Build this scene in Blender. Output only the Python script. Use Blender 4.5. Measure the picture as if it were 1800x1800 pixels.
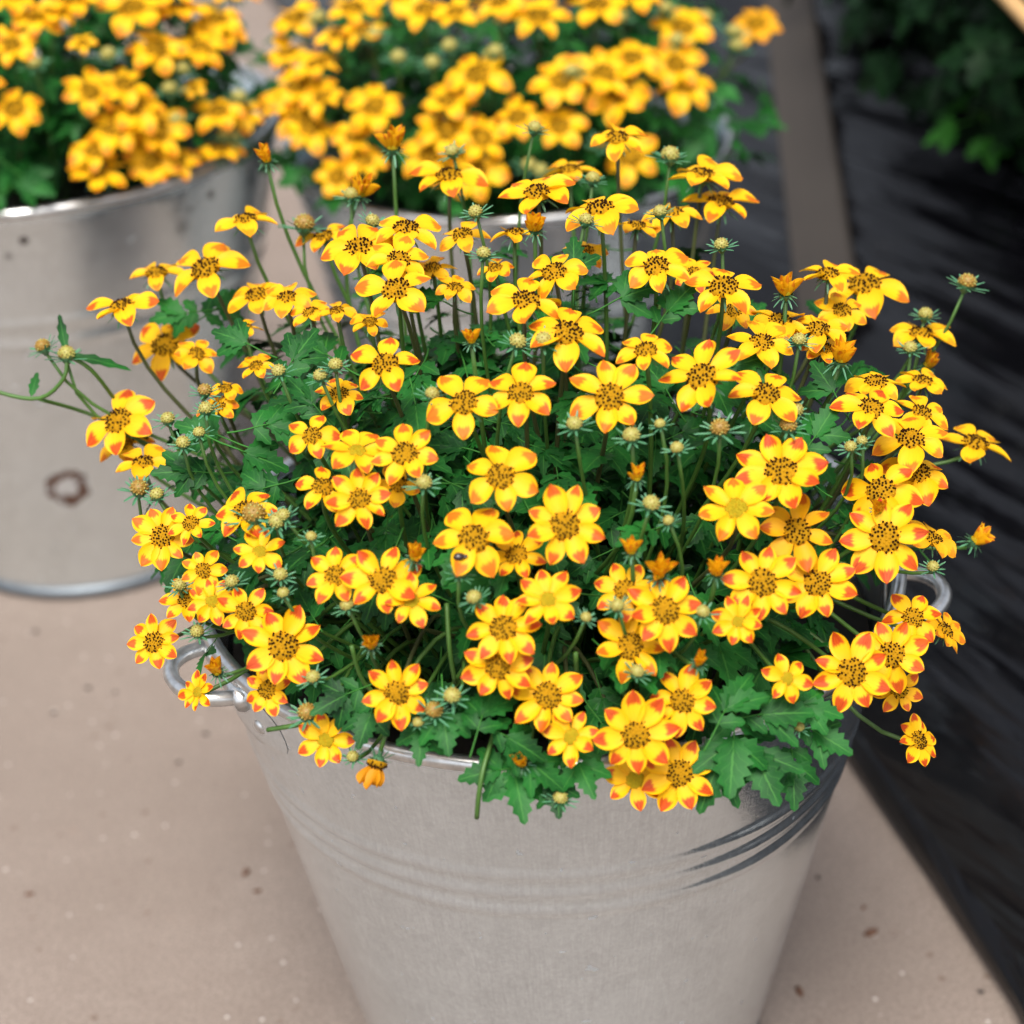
import bpy, bmesh, math, random
from mathutils import Vector, Matrix, noise
random.seed(7)
R_ = math.radians
scene = bpy.context.scene
for o in list(bpy.data.objects): bpy.data.objects.remove(o)
col = scene.collection

# ---------------------------------------------------------------- camera
FPX, PITCH, ROLL, CAMH = 3388.2, .5249, -.0465, .7105      # focal length in pixels of the 1800 px photograph
fw = Vector((0, math.cos(PITCH), -math.sin(PITCH))); rt0 = Vector((1, 0, 0)); up0 = rt0.cross(fw)
RT = math.cos(ROLL)*rt0 + math.sin(ROLL)*up0
UP = -math.sin(ROLL)*rt0 + math.cos(ROLL)*up0
CAM = Vector((0, 0, CAMH))
cd = bpy.data.cameras.new('camera'); cam = bpy.data.objects.new('camera', cd); col.objects.link(cam)
cd.sensor_width = 36; cd.sensor_fit = 'HORIZONTAL'; cd.lens = FPX/1800*36
cd.clip_start = .02; cd.clip_end = 500
cam.matrix_world = Matrix(((RT.x, UP.x, -fw.x, 0), (RT.y, UP.y, -fw.y, 0), (RT.z, UP.z, -fw.z, CAMH), (0, 0, 0, 1)))
cd.dof.use_dof = True; cd.dof.focus_distance = .735; cd.dof.aperture_fstop = 7.0
scene.camera = cam
def ray(px, py):
    return (fw + RT*((px-900)/FPX) - UP*((py-900)/FPX)).normalized()
def depth_of(p): return (p-CAM).dot(fw)

# ---------------------------------------------------------------- sky, sun, exposure
SUN_EL, SUN_AZ = R_(63), R_(-170)         # azimuth from +Y, clockwise: hazy light from the upper left
w = bpy.data.worlds.new('World'); scene.world = w; w.use_nodes = True
nt = w.node_tree; nt.nodes.clear()
sky = nt.nodes.new('ShaderNodeTexSky'); sky.sky_type = 'NISHITA'; sky.sun_disc = False
sky.sun_elevation = SUN_EL; sky.sun_rotation = SUN_AZ; sky.air_density = 1.0; sky.dust_density = 4.0; sky.ozone_density = 1.0
hs = nt.nodes.new('ShaderNodeHueSaturation'); hs.inputs['Saturation'].default_value = .35
bg = nt.nodes.new('ShaderNodeBackground'); bg.inputs['Strength'].default_value = .12
ow = nt.nodes.new('ShaderNodeOutputWorld')
nt.links.new(sky.outputs[0], hs.inputs['Color']); nt.links.new(hs.outputs[0], bg.inputs['Color']); nt.links.new(bg.outputs[0], ow.inputs[0])
sl = bpy.data.lights.new('sun', 'SUN'); sl.energy = 2.0; sl.angle = R_(24); sl.color = (1, .95, .87)
so = bpy.data.objects.new('sun', sl); col.objects.link(so)
sdir = Vector((math.sin(SUN_AZ)*math.cos(SUN_EL), math.cos(SUN_AZ)*math.cos(SUN_EL), math.sin(SUN_EL)))
so.rotation_euler = sdir.to_track_quat('Z', 'Y').to_euler(); so.location = (-2, 1, 3)
vs = scene.view_settings; vs.view_transform = 'Standard'; vs.look = 'None'; vs.gamma = 1; vs.use_curve_mapping = False
vs.exposure = 1.0
scene.cycles.max_bounces = 4; scene.cycles.diffuse_bounces = 2; scene.cycles.glossy_bounces = 3; scene.cycles.transmission_bounces = 2; scene.cycles.transparent_max_bounces = 4

# ---------------------------------------------------------------- materials
class NT:
    def __init__(s, name):
        s.m = bpy.data.materials.new(name); s.m.use_nodes = True; s.t = s.m.node_tree
        s.b = s.t.nodes['Principled BSDF']; s.o = s.t.nodes['Material Output']
    def n(s, typ, **kw):
        x = s.t.nodes.new(typ)
        for k, v in kw.items(): setattr(x, k, v)
        return x
    def set(s, **kw):
        for k, v in kw.items(): s.b.inputs[k.replace('_', ' ')].default_value = v
    def l(s, a, b): s.t.links.new(a, b)
    def math(s, op, a, b=None, c=None, clamp=False):
        x = s.n('ShaderNodeMath', operation=op); x.use_clamp = clamp
        for i, v in enumerate((a, b, c)):
            if v is None: continue
            if isinstance(v, (int, float)): x.inputs[i].default_value = v
            else: s.l(v, x.inputs[i])
        return x.outputs[0]
    def mix(s, fac, a, b):
        x = s.n('ShaderNodeMix', data_type='RGBA')
        for i, v in ((0, fac), (6, a), (7, b)):
            if isinstance(v, (int, float)): x.inputs[i].default_value = v
            elif isinstance(v, tuple): x.inputs[i].default_value = (*v, 1)
            else: s.l(v, x.inputs[i])
        return x.outputs[2]
    def ramp(s, v, a, b, lo=0., hi=1.):
        x = s.n('ShaderNodeMapRange', interpolation_type='SMOOTHSTEP'); s.l(v, x.inputs[0])
        for i, q in enumerate((a, b, lo, hi)): x.inputs[i+1].default_value = q
        return x.outputs[0]
    def noise(s, vec, scale, detail=3, rough=.55):
        x = s.n('ShaderNodeTexNoise'); x.inputs['Scale'].default_value = scale; x.inputs['Detail'].default_value = detail; x.inputs['Roughness'].default_value = rough
        if vec is not None: s.l(vec, x.inputs['Vector'])
        return x.outputs['Fac']
    def mapping(s, vec, sc):
        x = s.n('ShaderNodeMapping'); x.inputs['Scale'].default_value = sc; s.l(vec, x.inputs['Vector']); return x.outputs[0]
    def bump(s, h, strength, dist):
        x = s.n('ShaderNodeBump'); x.inputs['Strength'].default_value = strength; x.inputs['Distance'].default_value = dist
        s.l(h, x.inputs['Height']); s.l(x.outputs[0], s.b.inputs['Normal'])
    def translucent(s, colr, fac):
        tr = s.n('ShaderNodeBsdfTranslucent'); mx = s.n('ShaderNodeMixShader'); mx.inputs[0].default_value = fac
        if isinstance(colr, tuple): tr.inputs[0].default_value = (*colr, 1)
        else: s.l(colr, tr.inputs[0])
        s.l(s.b.outputs[0], mx.inputs[1]); s.l(tr.outputs[0], mx.inputs[2]); s.l(mx.outputs[0], s.o.inputs[0])
M = {}
def simple(name, c, rough=.5, metallic=0, var=.25, scale=60, spec=.5):
    a = NT(name); tc = a.n('ShaderNodeTexCoord')
    f = a.noise(tc.outputs['Object'], scale)
    a.l(a.mix(f, tuple(v*(1-var) for v in c), tuple(min(1, v*(1+var)) for v in c)), a.b.inputs['Base Color'])
    a.set(Roughness=rough, Metallic=metallic, Specular_IOR_Level=spec)
    M[name] = a.m; return a

def mat_petal():
    a = NT('petal'); uv = a.n('ShaderNodeUVMap'); sp = a.n('ShaderNodeSeparateXYZ'); a.l(uv.outputs[0], sp.inputs[0])
    u, v = sp.outputs[0], sp.outputs[1]                       # u 0..1 across, v 0..1 along
    oi = a.n('ShaderNodeObjectInfo'); oc = a.n('ShaderNodeSeparateColor'); a.l(oi.outputs['Color'], oc.inputs[0])
    amt, start = oc.outputs[0], oc.outputs[1]
    c = a.math('ABSOLUTE', a.math('MULTIPLY', a.math('SUBTRACT', u, .5), 2))
    cmb = a.n('ShaderNodeCombineXYZ'); a.l(a.math('MULTIPLY', u, 14), cmb.inputs[0]); a.l(a.math('MULTIPLY', v, 1.3), cmb.inputs[1]); a.l(a.math('MULTIPLY', oi.outputs['Random'], 40), cmb.inputs[2])
    st = a.noise(cmb.outputs[0], 1, 2)
    # orange patch: starts at 'start' with ragged streaks, fades at the pale side margins
    vv = a.math('ADD', v, a.math('MULTIPLY', a.math('SUBTRACT', st, .5), .30))
    d = a.math('SUBTRACT', vv, start)
    patch = a.math('MULTIPLY', a.ramp(d, -.02, .10), a.ramp(c, .50, .80, 1, 0))
    patch = a.math('MULTIPLY', patch, amt, clamp=True)
    yel = a.mix(a.ramp(v, 0, .5), (.85, .42, .003), (.90, .50, .004))
    yel = a.mix(a.ramp(st, .35, .75, 0, .35), yel, (.82, .40, .003))
    org = a.mix(a.ramp(st, .3, .65), (.42, .035, .005), (.58, .085, .005))
    cc = a.mix(patch, yel, org)
    edge = a.math('MULTIPLY', a.ramp(c, .9, 1), a.math('MULTIPLY', amt, .15))
    cc = a.mix(a.math('MULTIPLY', edge, a.ramp(v, .4, .9)), cc, (.75, .24, .008))
    shade = oc.outputs[2]                                    # duller orange
    cc = a.mix(shade, cc, (.55, .20, .005))
    a.l(cc, a.b.inputs['Base Color']); a.set(Roughness=.55, Specular_IOR_Level=.25)
    a.translucent(cc, .28); M['petal'] = a.m
mat_petal()
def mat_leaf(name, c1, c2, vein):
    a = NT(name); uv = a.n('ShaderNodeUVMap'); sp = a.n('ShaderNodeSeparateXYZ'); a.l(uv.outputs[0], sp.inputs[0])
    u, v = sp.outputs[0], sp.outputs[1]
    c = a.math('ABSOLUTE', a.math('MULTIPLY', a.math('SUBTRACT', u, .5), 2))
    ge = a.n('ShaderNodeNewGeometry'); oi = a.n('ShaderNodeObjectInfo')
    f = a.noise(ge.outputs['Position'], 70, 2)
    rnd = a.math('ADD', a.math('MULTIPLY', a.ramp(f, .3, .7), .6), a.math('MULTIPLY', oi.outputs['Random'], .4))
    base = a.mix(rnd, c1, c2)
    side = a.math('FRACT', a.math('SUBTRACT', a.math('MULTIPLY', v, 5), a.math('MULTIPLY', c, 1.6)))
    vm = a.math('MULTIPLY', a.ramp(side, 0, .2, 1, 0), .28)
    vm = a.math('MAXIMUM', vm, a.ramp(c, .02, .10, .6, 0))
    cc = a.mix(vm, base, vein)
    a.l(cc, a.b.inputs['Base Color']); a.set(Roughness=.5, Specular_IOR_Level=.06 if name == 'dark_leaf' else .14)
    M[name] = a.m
mat_leaf('leaf', (.002, .026, .005), (.012, .112, .015), (.05, .19, .03))
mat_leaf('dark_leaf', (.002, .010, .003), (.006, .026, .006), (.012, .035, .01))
mat_leaf('bright_leaf', (.015, .10, .008), (.03, .16, .012), (.06, .2, .02))
simple('calyx', (.045, .13, .055), .5)
simple('bract', (.06, .19, .095), .5)
simple('stem', (.045, .115, .016), .5, var=.4)
simple('stem_brown', (.05, .062, .018), .5, var=.4)
simple('bud', (.30, .27, .06), .55, var=.35, scale=300)
simple('bud_ochre', (.24, .135, .016), .55, var=.4, scale=300)
simple('disc', (.34, .17, .004), .8, var=.3, scale=9, spec=.08)
simple('disc_young', (.30, .22, .008), .8, var=.3, scale=9, spec=.08)
simple('anther', (.018, .006, .003), .8, spec=.05)
simple('floret', (.42, .21, .004), .8, spec=.08)
simple('soil', (.012, .010, .008), .95, var=.5, scale=200)
simple('withered', (.42, .17, .02), .7, var=.5, scale=300)
simple('debris', (.10, .045, .025), .8, var=.5, scale=300)
simple('debris_dark', (.03, .022, .02), .8, var=.5, scale=300)
simple('cane', (.45, .27, .11), .6, var=.3, scale=40)
simple('white_bloom', (.55, .52, .42), .6, var=.2)
simple('beetle', (.02, .012, .01), .3)

def mat_metal(name, rust=None, warm=0.):
    a = NT(name); tc = a.n('ShaderNodeTexCoord'); uv = a.n('ShaderNodeUVMap')
    ob = tc.outputs['Object']
    big = a.noise(ob, 9, 3); fine = a.noise(ob, 420, 3, .7)
    brush = a.noise(a.mapping(uv.outputs[0], (900, 60, 1)), 1, 3, .6)
    vor = a.n('ShaderNodeTexVoronoi'); vor.inputs['Scale'].default_value = 130; a.l(ob, vor.inputs['Vector'])
    spang = a.n('ShaderNodeSeparateColor'); a.l(vor.outputs['Color'], spang.inputs[0])
    f = a.math('ADD', a.math('MULTIPLY', a.ramp(brush, .25, .75), .4), a.math('ADD', a.math('MULTIPLY', a.ramp(fine, .3, .7), .38), a.math('MULTIPLY', spang.outputs[0], .22)))
    base = a.mix(f, (.56+warm, .62+warm*.7, .66), (.82+warm, .91+warm*.7, .97))
    base = a.mix(a.ramp(big, .35, .7, 0, .35), base, (.70, .78, .83))
    # small dirt flecks and runs
    fl = a.ramp(a.noise(ob, 150, 2, .5), .70, .76)
    base = a.mix(a.math('MULTIPLY', fl, .45), base, (.16, .14, .12))
    met = .92; rough = a.math('ADD', .10, a.math('MULTIPLY', f, .16))
    metn = a.math('MULTIPLY', a.ramp(fl, 0, 1, 1, .4), met)
    if rust:
        (px, py, pz), spots = rust
        def dist(p):
            vm = a.n('ShaderNodeVectorMath', operation='DISTANCE'); a.l(ob, vm.inputs[0]); vm.inputs[1].default_value = p; return vm.outputs['Value']
        d = a.math('ADD', dist((px, py, pz)), a.math('MULTIPLY', a.math('SUBTRACT', a.noise(ob, 130, 3), .5), .012))
        ring = a.math('MULTIPLY', a.ramp(d, .0048, .0075), a.ramp(d, .0125, .0145, 1, 0))
        ring = a.math('MULTIPLY', ring, a.ramp(a.noise(ob, 90, 2), .33, .46))
        inner = a.ramp(d, .006, .008, 1, 0)
        base = a.mix(a.math('MULTIPLY', inner, .8), base, (.30, .27, .25))
        base = a.mix(ring, base, (.075, .032, .017))
        metn = a.math('MULTIPLY', metn, a.math('SUBTRACT', 1, a.math('MAXIMUM', ring, inner)))
        for p, r, s in spots:
            q = a.ramp(dist(p), r*.5, r, s, 0); base = a.mix(q, base, (.05, .035, .03))
    a.l(base, a.b.inputs['Base Color']); a.l(metn, a.b.inputs['Metallic']); a.l(rough, a.b.inputs['Roughness'])
    a.bump(a.math('ADD', a.math('MULTIPLY', f, .35), a.math('MULTIPLY', big, 2)), .07, .002); M[name] = a.m
mat_metal('zinc')
simple('wire', (.60, .61, .61), .30, .95, .45, 260)
simple('dull_wire', (.15, .17, .19), .5, .9, .3, 160)

def mat_ground():
    a = NT('concrete'); tc = a.n('ShaderNodeTexCoord'); ob = tc.outputs['Object']
    big = a.noise(ob, 5, 4); mid = a.noise(ob, 60, 4, .65); fine = a.noise(ob, 520, 3, .7)
    c = a.mix(a.ramp(big, .3, .7), (.225, .180, .150), (.285, .232, .198))
    c = a.mix(a.ramp(mid, .35, .7, 0, .45), c, (.20, .155, .13))
    c = a.mix(a.ramp(fine, .32, .68, 0, 1), (.15, .118, .10), c)
    v = a.n('ShaderNodeTexVoronoi'); v.inputs['Scale'].default_value = 115; v.inputs['Randomness'].default_value = 1; a.l(ob, v.inputs['Vector'])
    sc = a.n('ShaderNodeSeparateColor'); a.l(v.outputs['Color'], sc.inputs[0])
    dot = a.math('MULTIPLY', a.ramp(v.outputs['Distance'], .06, .17, 1, 0), a.ramp(sc.outputs[0], .74, .82))
    c = a.mix(a.math('MULTIPLY', dot, .7), c, (.60, .56, .52))
    dk = a.math('MULTIPLY', a.ramp(v.outputs['Distance'], .15, .3, 1, 0), a.ramp(sc.outputs[1], .93, .96))
    c = a.mix(a.math('MULTIPLY', dk, .7), c, (.12, .08, .06))
    st = a.ramp(a.noise(ob, 22, 3), .66, .74); c = a.mix(a.math('MULTIPLY', st, .35), c, (.20, .14, .11))
    a.l(c, a.b.inputs['Base Color']); a.set(Roughness=.75, Specular_IOR_Level=.35)
    a.bump(a.math('ADD', fine, mid), .35, .0015); M['concrete'] = a.m
mat_ground()
def mat_plastic():
    a = NT('black_plastic'); tc = a.n('ShaderNodeTexCoord'); uv = a.n('ShaderNodeUVMap')
    st = a.noise(a.mapping(uv.outputs[0], (1.5, 15, 1)), 1, 3, .5)
    st2 = a.noise(a.mapping(uv.outputs[0], (5, 52, 1)), 1, 3, .5)
    dust = a.noise(tc.outputs['Object'], 14, 4, .65); sp = a.noise(tc.outputs['Object'], 300, 2)
    c = a.mix(a.ramp(dust, .5, .8, 0, .6), (.0022, .0022, .003), (.006, .0055, .0055))
    c = a.mix(a.ramp(sp, .72, .78, 0, .25), c, (.14, .13, .12))
    a.l(c, a.b.inputs['Base Color']); a.l(a.ramp(dust, .35, .75, .09, .30), a.b.inputs['Roughness']); a.set(Specular_IOR_Level=.28)
    a.bump(a.math('ADD', st, a.math('MULTIPLY', st2, .30)), .8, .02); M['black_plastic'] = a.m
mat_plastic()
def mat_wood():
    a = NT('weathered_wood'); tc = a.n('ShaderNodeTexCoord')
    g = a.noise(a.mapping(tc.outputs['Object'], (260, 9, 90)), 1, 4, .6); b = a.noise(tc.outputs['Object'], 12, 3)
    c = a.mix(g, (.017, .013, .010), (.031, .024, .019)); c = a.mix(a.ramp(b, .35, .7, 0, .4), c, (.019, .014, .011))
    a.l(c, a.b.inputs['Base Color']); a.set(Roughness=.7); a.bump(g, .4, .001); M['weathered_wood'] = a.m
mat_wood()

# ---------------------------------------------------------------- helpers
def mesh(name, verts, faces, mats, uvs=None, fm=None, smooth=True):
    me = bpy.data.meshes.new(name); me.from_pydata(verts, [], faces)
    for m in (mats if isinstance(mats, (list, tuple)) else [mats]): me.materials.append(M[m])
    if fm: me.polygons.foreach_set('material_index', fm)
    if uvs:
        ul = me.uv_layers.new(name='UVMap')
        ul.data.foreach_set('uv', [c for f in faces for i in f for c in uvs[i]])
    if smooth: me.polygons.foreach_set('use_smooth', [True]*len(me.polygons))
    me.update(); return me
def obj(name, me, parent=None, mat=None):
    o = bpy.data.objects.new(name, me); col.objects.link(o)
    if parent: o.parent = parent
    if mat is not None: o.matrix_basis = mat
    return o
def tag(o, label=None, cat=None, group=None, kind=None):
    for k, v in (('label', label), ('category', cat), ('group', group), ('kind', kind)):
        if v: o[k] = v
    return o
def empty(name, loc):
    o = bpy.data.objects.new(name, None); o.location = loc; o.empty_display_size = .05; col.objects.link(o); return o
class MB:
    def __init__(s): s.v = []; s.f = []; s.uv = []; s.fm = []
    def add(s, vs, fs, uvs=None, m=0):
        k = len(s.v); s.v += [tuple(x) for x in vs]; s.f += [tuple(i+k for i in f) for f in fs]
        s.uv += (uvs or [(0, 0)]*len(vs)); s.fm += [m]*len(fs)
    def build(s, name, mats, smooth=True): return mesh(name, s.v, s.f, mats, s.uv, s.fm, smooth)
def tube(pts, rad, n=6, cap=True, closed=False):
    vs, fs = [], []; N = len(pts); pts = [Vector(p) for p in pts]; prev = None
    for i, p in enumerate(pts):
        a = pts[(i-1) % N] if (closed or i > 0) else p; b = pts[(i+1) % N] if (closed or i < N-1) else p
        t = (b-a).normalized()
        x = prev - t*prev.dot(t) if prev is not None else t.orthogonal()
        x.normalize(); prev = x; y = t.cross(x)
        r = rad(i/(N-1)) if callable(rad) else rad
        vs += [p + x*(r*math.cos(2*math.pi*k/n)) + y*(r*math.sin(2*math.pi*k/n)) for k in range(n)]
    for i in range(N if closed else N-1):
        for k in range(n):
            a, b = i*n, ((i+1) % N)*n
            fs.append((a+k, a+(k+1) % n, b+(k+1) % n, b+k))
    if cap and not closed: fs += [tuple(range(n))[::-1], tuple(range((N-1)*n, N*n))]
    return vs, fs
def bez(p0, p1, p2, p3, n):
    out = []
    for i in range(n+1):
        t = i/n; s = 1-t; out.append(p0*(s**3) + p1*(3*s*s*t) + p2*(3*s*t*t) + p3*(t**3))
    return out
def frame(z, hint=None, roll=0.):
    z = z.normalized(); x = hint if hint is not None else Vector((1, 0, 0))
    x = x - z*x.dot(z)
    if x.length < 1e-4: x = z.orthogonal()
    x.normalize(); y = z.cross(x); m = Matrix((x, y, z)).transposed()
    return m @ Matrix.Rotation(roll, 3, 'Z')
def lathe(prof, n, wob=None):
    vs, fs, uv = [], [], []
    for j, (r, z) in enumerate(prof):
        for k in range(n+1):
            t = 2*math.pi*k/n; rr = r + (wob(t, z) if wob else 0)
            vs.append((rr*math.cos(t), rr*math.sin(t), z)); uv.append((t*.15, z))
    for j in range(len(prof)-1):
        for k in range(n):
            a = j*(n+1)+k; fs.append((a, a+1, a+n+2, a+n+1))
    return vs, fs, uv

# ---------------------------------------------------------------- ground
me = mesh('pavement', [(-60, -60, 0), (60, -60, 0), (60, 60, 0), (-60, 60, 0)], [(0, 1, 2, 3)], 'concrete', smooth=False)
tag(obj('pavement', me), 'tan speckled concrete pavement under the buckets', kind='structure')

# ---------------------------------------------------------------- black plastic sheet on a sloping bank
def edge_x(y):
    P = [(-3, .80), (.0, .31), (.40, .268), (.60, .254), (.70, .246), (.80, .225), (.904, .200), (1.05, .165), (1.25, .122), (1.5, .042), (2.357, -.205), (2.63, -.285), (6, -1.25)]
    for (y0, x0), (y1, x1) in zip(P, P[1:]):
        if y <= y1 or y1 == 6:
            return x0 + (x1-x0)*(y-y0)/(y1-y0)
def sheet_z(s, t):
    z = .016 + .42*min(s, .55)
    c = max(0, s-.40); z += -.42*max(0, s-.55) if 0 else 0
    z = .018 + .025*min(1, s/.03) + .42*(s if s < .40 else .40 + .12*(1-math.exp(-c/.12)))
    k = min(1, s/.05)
    sd = s + .16*t
    z += k*(.010*(noise.noise((t*1.2, sd*17, 3.1))) + .005*noise.noise((t*3.1, sd*42, 7.7)) + .012*noise.noise((t*1.5, s*4, 1.3)) + .0018*noise.noise((t*9, sd*110, 5.2)))
    return z
NX, NY = Vector((.966, .258, 0)), None
def sheet_pt(s, y):
    return Vector((edge_x(y) + NX.x*s, y + NX.y*s, sheet_z(s, y)))
S = [0, .004, .012] + [.02 + .0075*i for i in range(95)] + [.75 + .06*i for i in range(1, 18)]
Y = [-.6 + .02*i for i in range(190)] + [3.2 + .1*i for i in range(29)]
vs, fs, uv = [], [], []
for y in Y:
    for s in S:
        vs.append(sheet_pt(s, y)); uv.append((y, s + .16*y))
ns = len(S)
for i in range(len(Y)-1):
    for j in range(ns-1):
        a = i*ns+j; fs.append((a, a+1, a+ns+1, a+ns))
sheet = empty('plastic_sheet', (edge_x(.9), .9, 0))
tag(sheet, 'crinkled black plastic sheeting spread over the sloping bank beside the buckets', 'plastic sheet')
inv = Matrix.Translation(-sheet.location)
def child(name, me, parent):
    me.transform(Matrix.Translation(-parent.location)); return obj(name, me, parent)
child('film', mesh('film', vs, fs, 'black_plastic', uv), sheet)
hv, hf = tube([Vector((edge_x(y), y, .0105 + .002*noise.noise((y*5, 0, 2)))) + NX*.002 for y in Y], .0098, 10)
child('hem', mesh('hem', hv, hf, 'black_plastic', [(p.y, p.z*4+p.x) for p in hv]), sheet)
def on_sheet(px, py):
    d = ray(px, py); t = .3; prev = None
    while t < 6:
        p = CAM + d*t
        s = 0
        for _ in range(4):                      # invert the (s, y) parametrisation
            yy = p.y - NX.y*s; s = (p.x - edge_x(yy))/NX.x
        if s > 0 and p.z < sheet_z(s, p.y - NX.y*s): return p
        t += .004
    return p
# batten lying lengthwise on the sheet
a0, a1 = on_sheet(1403, 92), on_sheet(1470, 590)
ax = (a1-a0); L = ax.length; ax.normalize()
nrm = Vector((-.36, -.1, .93)); yy = (nrm - ax*nrm.dot(ax)).normalized(); xx = yy.cross(ax)
mw = Matrix((xx, ax, yy)).transposed().to_4x4(); mw.translation = a0 + yy*.012
bm = bmesh.new(); bmesh.ops.create_cube(bm, size=1)
for v in bm.verts: v.co = Vector((v.co.x*.046, (v.co.y+.5)*(L+.1)-.1, v.co.z*.018))
bmesh.ops.bevel(bm, geom=bm.edges[:], offset=.002, segments=2, affect='EDGES')
me = bpy.data.meshes.new('wooden_batten'); bm.to_mesh(me); bm.free(); me.materials.append(M['weathered_wood'])
bt = obj('wooden_batten', me); bt.matrix_world = mw
tag(bt, 'weathered brown wooden batten lying on the black plastic sheet', 'batten')

# ---------------------------------------------------------------- buckets
BUCKETS = {'front': (Vector((.0143, .7125, 0)), 1.0), 'back': (Vector((.0088, 1.251, 0)), 1.0), 'left': (Vector((-.3077, 1.2398, 0)), .1656/.15)}
H0, RB, RTOP = .277, .093, .150
def wall_r(z): return RB + (RTOP-RB)*z/H0
def bucket(key, label, ribs, mat, handles):
    loc, k = BUCKETS[key]
    root = empty('galvanized_bucket', loc); root.scale = (k, k, k); tag(root, label, 'bucket', 'galvanized buckets on the pavement')
    prof = [(0.002, .006), (RB-.006, .006), (RB-.003, .002)]
    zs = set([.004 + i*.0045 for i in range(60)])
    for zr in ribs:
        for d in [-.006+.001*i_ for i_ in range(13)]: zs.add(zr+d)
    zs = sorted(set(round(z_*2000)/2000 for z_ in zs))
    for z in zs:
        if z > H0-.003: continue
        r = wall_r(z)
        for zr in ribs:
            d = (z-zr)/.0055
            if abs(d) < 1: r += .0010*(1+math.cos(math.pi*d))/2
        prof.append((r, z))
    prof += [(RTOP-.001, H0-.001), (RTOP-.0022, H0), (RTOP-.0034, H0-.002)]
    for z in (.25, .2, .1, .03): prof.append((wall_r(z)-.003, z))
    sd = {'front': 1.7, 'back': 5.2, 'left': 9.1}[key]
    def wob(t, z):
        a = .0011*noise.noise((math.cos(t)*2.2, math.sin(t)*2.2, z*9+sd)) + .0005*noise.noise((math.cos(t)*6, math.sin(t)*6, z*22+sd))
        return a*math.sin(math.pi*min(1, max(0, z/H0)))**.6
    v, f, u = lathe(prof, 144, wob)
    obj('body', mesh('bucket_body', v, f, mat, u), root)
    circ = lambda r, z: [(r*math.cos(2*math.pi*i/144), r*math.sin(2*math.pi*i/144), z) for i in range(144)]
    v, f = tube(circ(RTOP-.0002, H0-.0005), .0032, 10, closed=True); obj('rim', mesh('bucket_rim', v, f, 'wire'), root)
    v, f = tube(circ(RB+.0005, .0042), .0042, 8, closed=True); obj('base_ring', mesh('bucket_base', v, f, 'dull_wire'), root)
    # lapped vertical seam
    sa = R_({'front': 118, 'back': 60, 'left': 150}[key])
    sv, sf = [], []
    for i in range(20):
        z = .012 + i*(H0-.02)/19
        for dt, dr in ((-.03, .0002), (-.025, .0016), (.025, .0016), (.03, .0002)):
            r = wall_r(z)+dr; sv.append((r*math.cos(sa+dt), r*math.sin(sa+dt), z))
    for i in range(19):
        for j in range(3): q = i*4+j; sf.append((q, q+1, q+5, q+4))
    obj('seam', mesh('bucket_seam', sv, sf, mat, [(p[0], p[2]) for p in sv]), root)
    for ang in handles:
        # riveted ear plate following the wall
        pv, pf, W, Hh = [], [], .046, .017
        zc = H0-.0225; nr, nc = 6, 28
        ring = []
        for i in range(nr+1):
            q = i/nr
            for j in range(nc):
                th = 2*math.pi*j/nc; c, s = math.cos(th), math.sin(th)
                ex = math.copysign(abs(c)**.75, c)*q*W; ez = math.copysign(abs(s)**.8, s)*q*Hh
                z = zc+ez; off = .0020 if q < .9 else (.0018 if i < nr else .0001)
                r = wall_r(z)+off; t = ang + ex/r
                pv.append((r*math.cos(t), r*math.sin(t), z))
        for i in range(nr):
            for j in range(nc):
                pf.append((i*nc+j, i*nc+(j+1) % nc, (i+1)*nc+(j+1) % nc, (i+1)*nc+j))
        plate = obj('handle_plate', mesh('handle_plate', pv, pf, mat, [(p[0], p[2]) for p in pv]), root)
        for sx in (-.031, .031):
            r = wall_r(zc)+.0015; t = ang+sx/r; cv, cf, _ = lathe([(.0035, 0), (.0032, .001), (.002, .0018), (.0001, .0021)], 12)
            d = Vector((math.cos(t), math.sin(t), -.2)); mt = frame(d).to_4x4(); mt.translation = Vector((r*math.cos(t), r*math.sin(t), zc))
            obj('rivet', mesh('rivet', cv, cf, 'wire'), plate, mt)
        rad = Vector((math.cos(ang), math.sin(ang), 0)); tan = Vector((-math.sin(ang), math.cos(ang), 0)); z = Vector((0, 0, 1))
        base = rad*(wall_r(H0-.012)+.001) + z*(H0-.013)
        out = (rad*.97 + z*.12)
        pts = []
        for i in range(25):
            q = math.pi*i/24
            pts.append(base + tan*(.020*math.cos(q)) + out*(.021*math.sin(q)**.85 if 0 < i < 24 else -.002))
        v, f = tube(pts, .0033, 8); obj('handle', mesh('handle', v, f, 'wire'), root)
        lv, lf = tube([base+tan*(.026*x)-rad*.001+z*.0 for x in (-1, -.5, 0, .5, 1)], .0042, 8); obj('handle_socket', mesh('socket', lv, lf, 'wire'), plate)
    return root
lo = BUCKETS['left'][0]; lk = BUCKETS['left'][1]
def on_wall(px, py, key):
    loc, k = BUCKETS[key]; d = ray(px, py); t = .4
    while t < 3:
        p = (CAM+d*t-loc)/k
        if math.hypot(p.x, p.y) < wall_r(p.z) and p.z < H0: return p
        t += .001
    return p
spots = [(on_wall(px, py, 'left'), r, s) for px, py, r, s in ((42, 423, .0035, .9), (15, 450, .003, .5), (370, 342, .0035, .9), (440, 318, .003, .8), (320, 400, .006, .35), (333, 368, .003, .4), (245, 850, .005, .4), (190, 715, .003, .3))]
mat_metal('zinc_rusty', (on_wall(118, 857, 'left'), spots), .04)
bucket('front', 'galvanized bucket with round wire ear handles and three raised ribs', (.2125, .2015, .1905), 'zinc', (R_(204), R_(349)))
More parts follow.
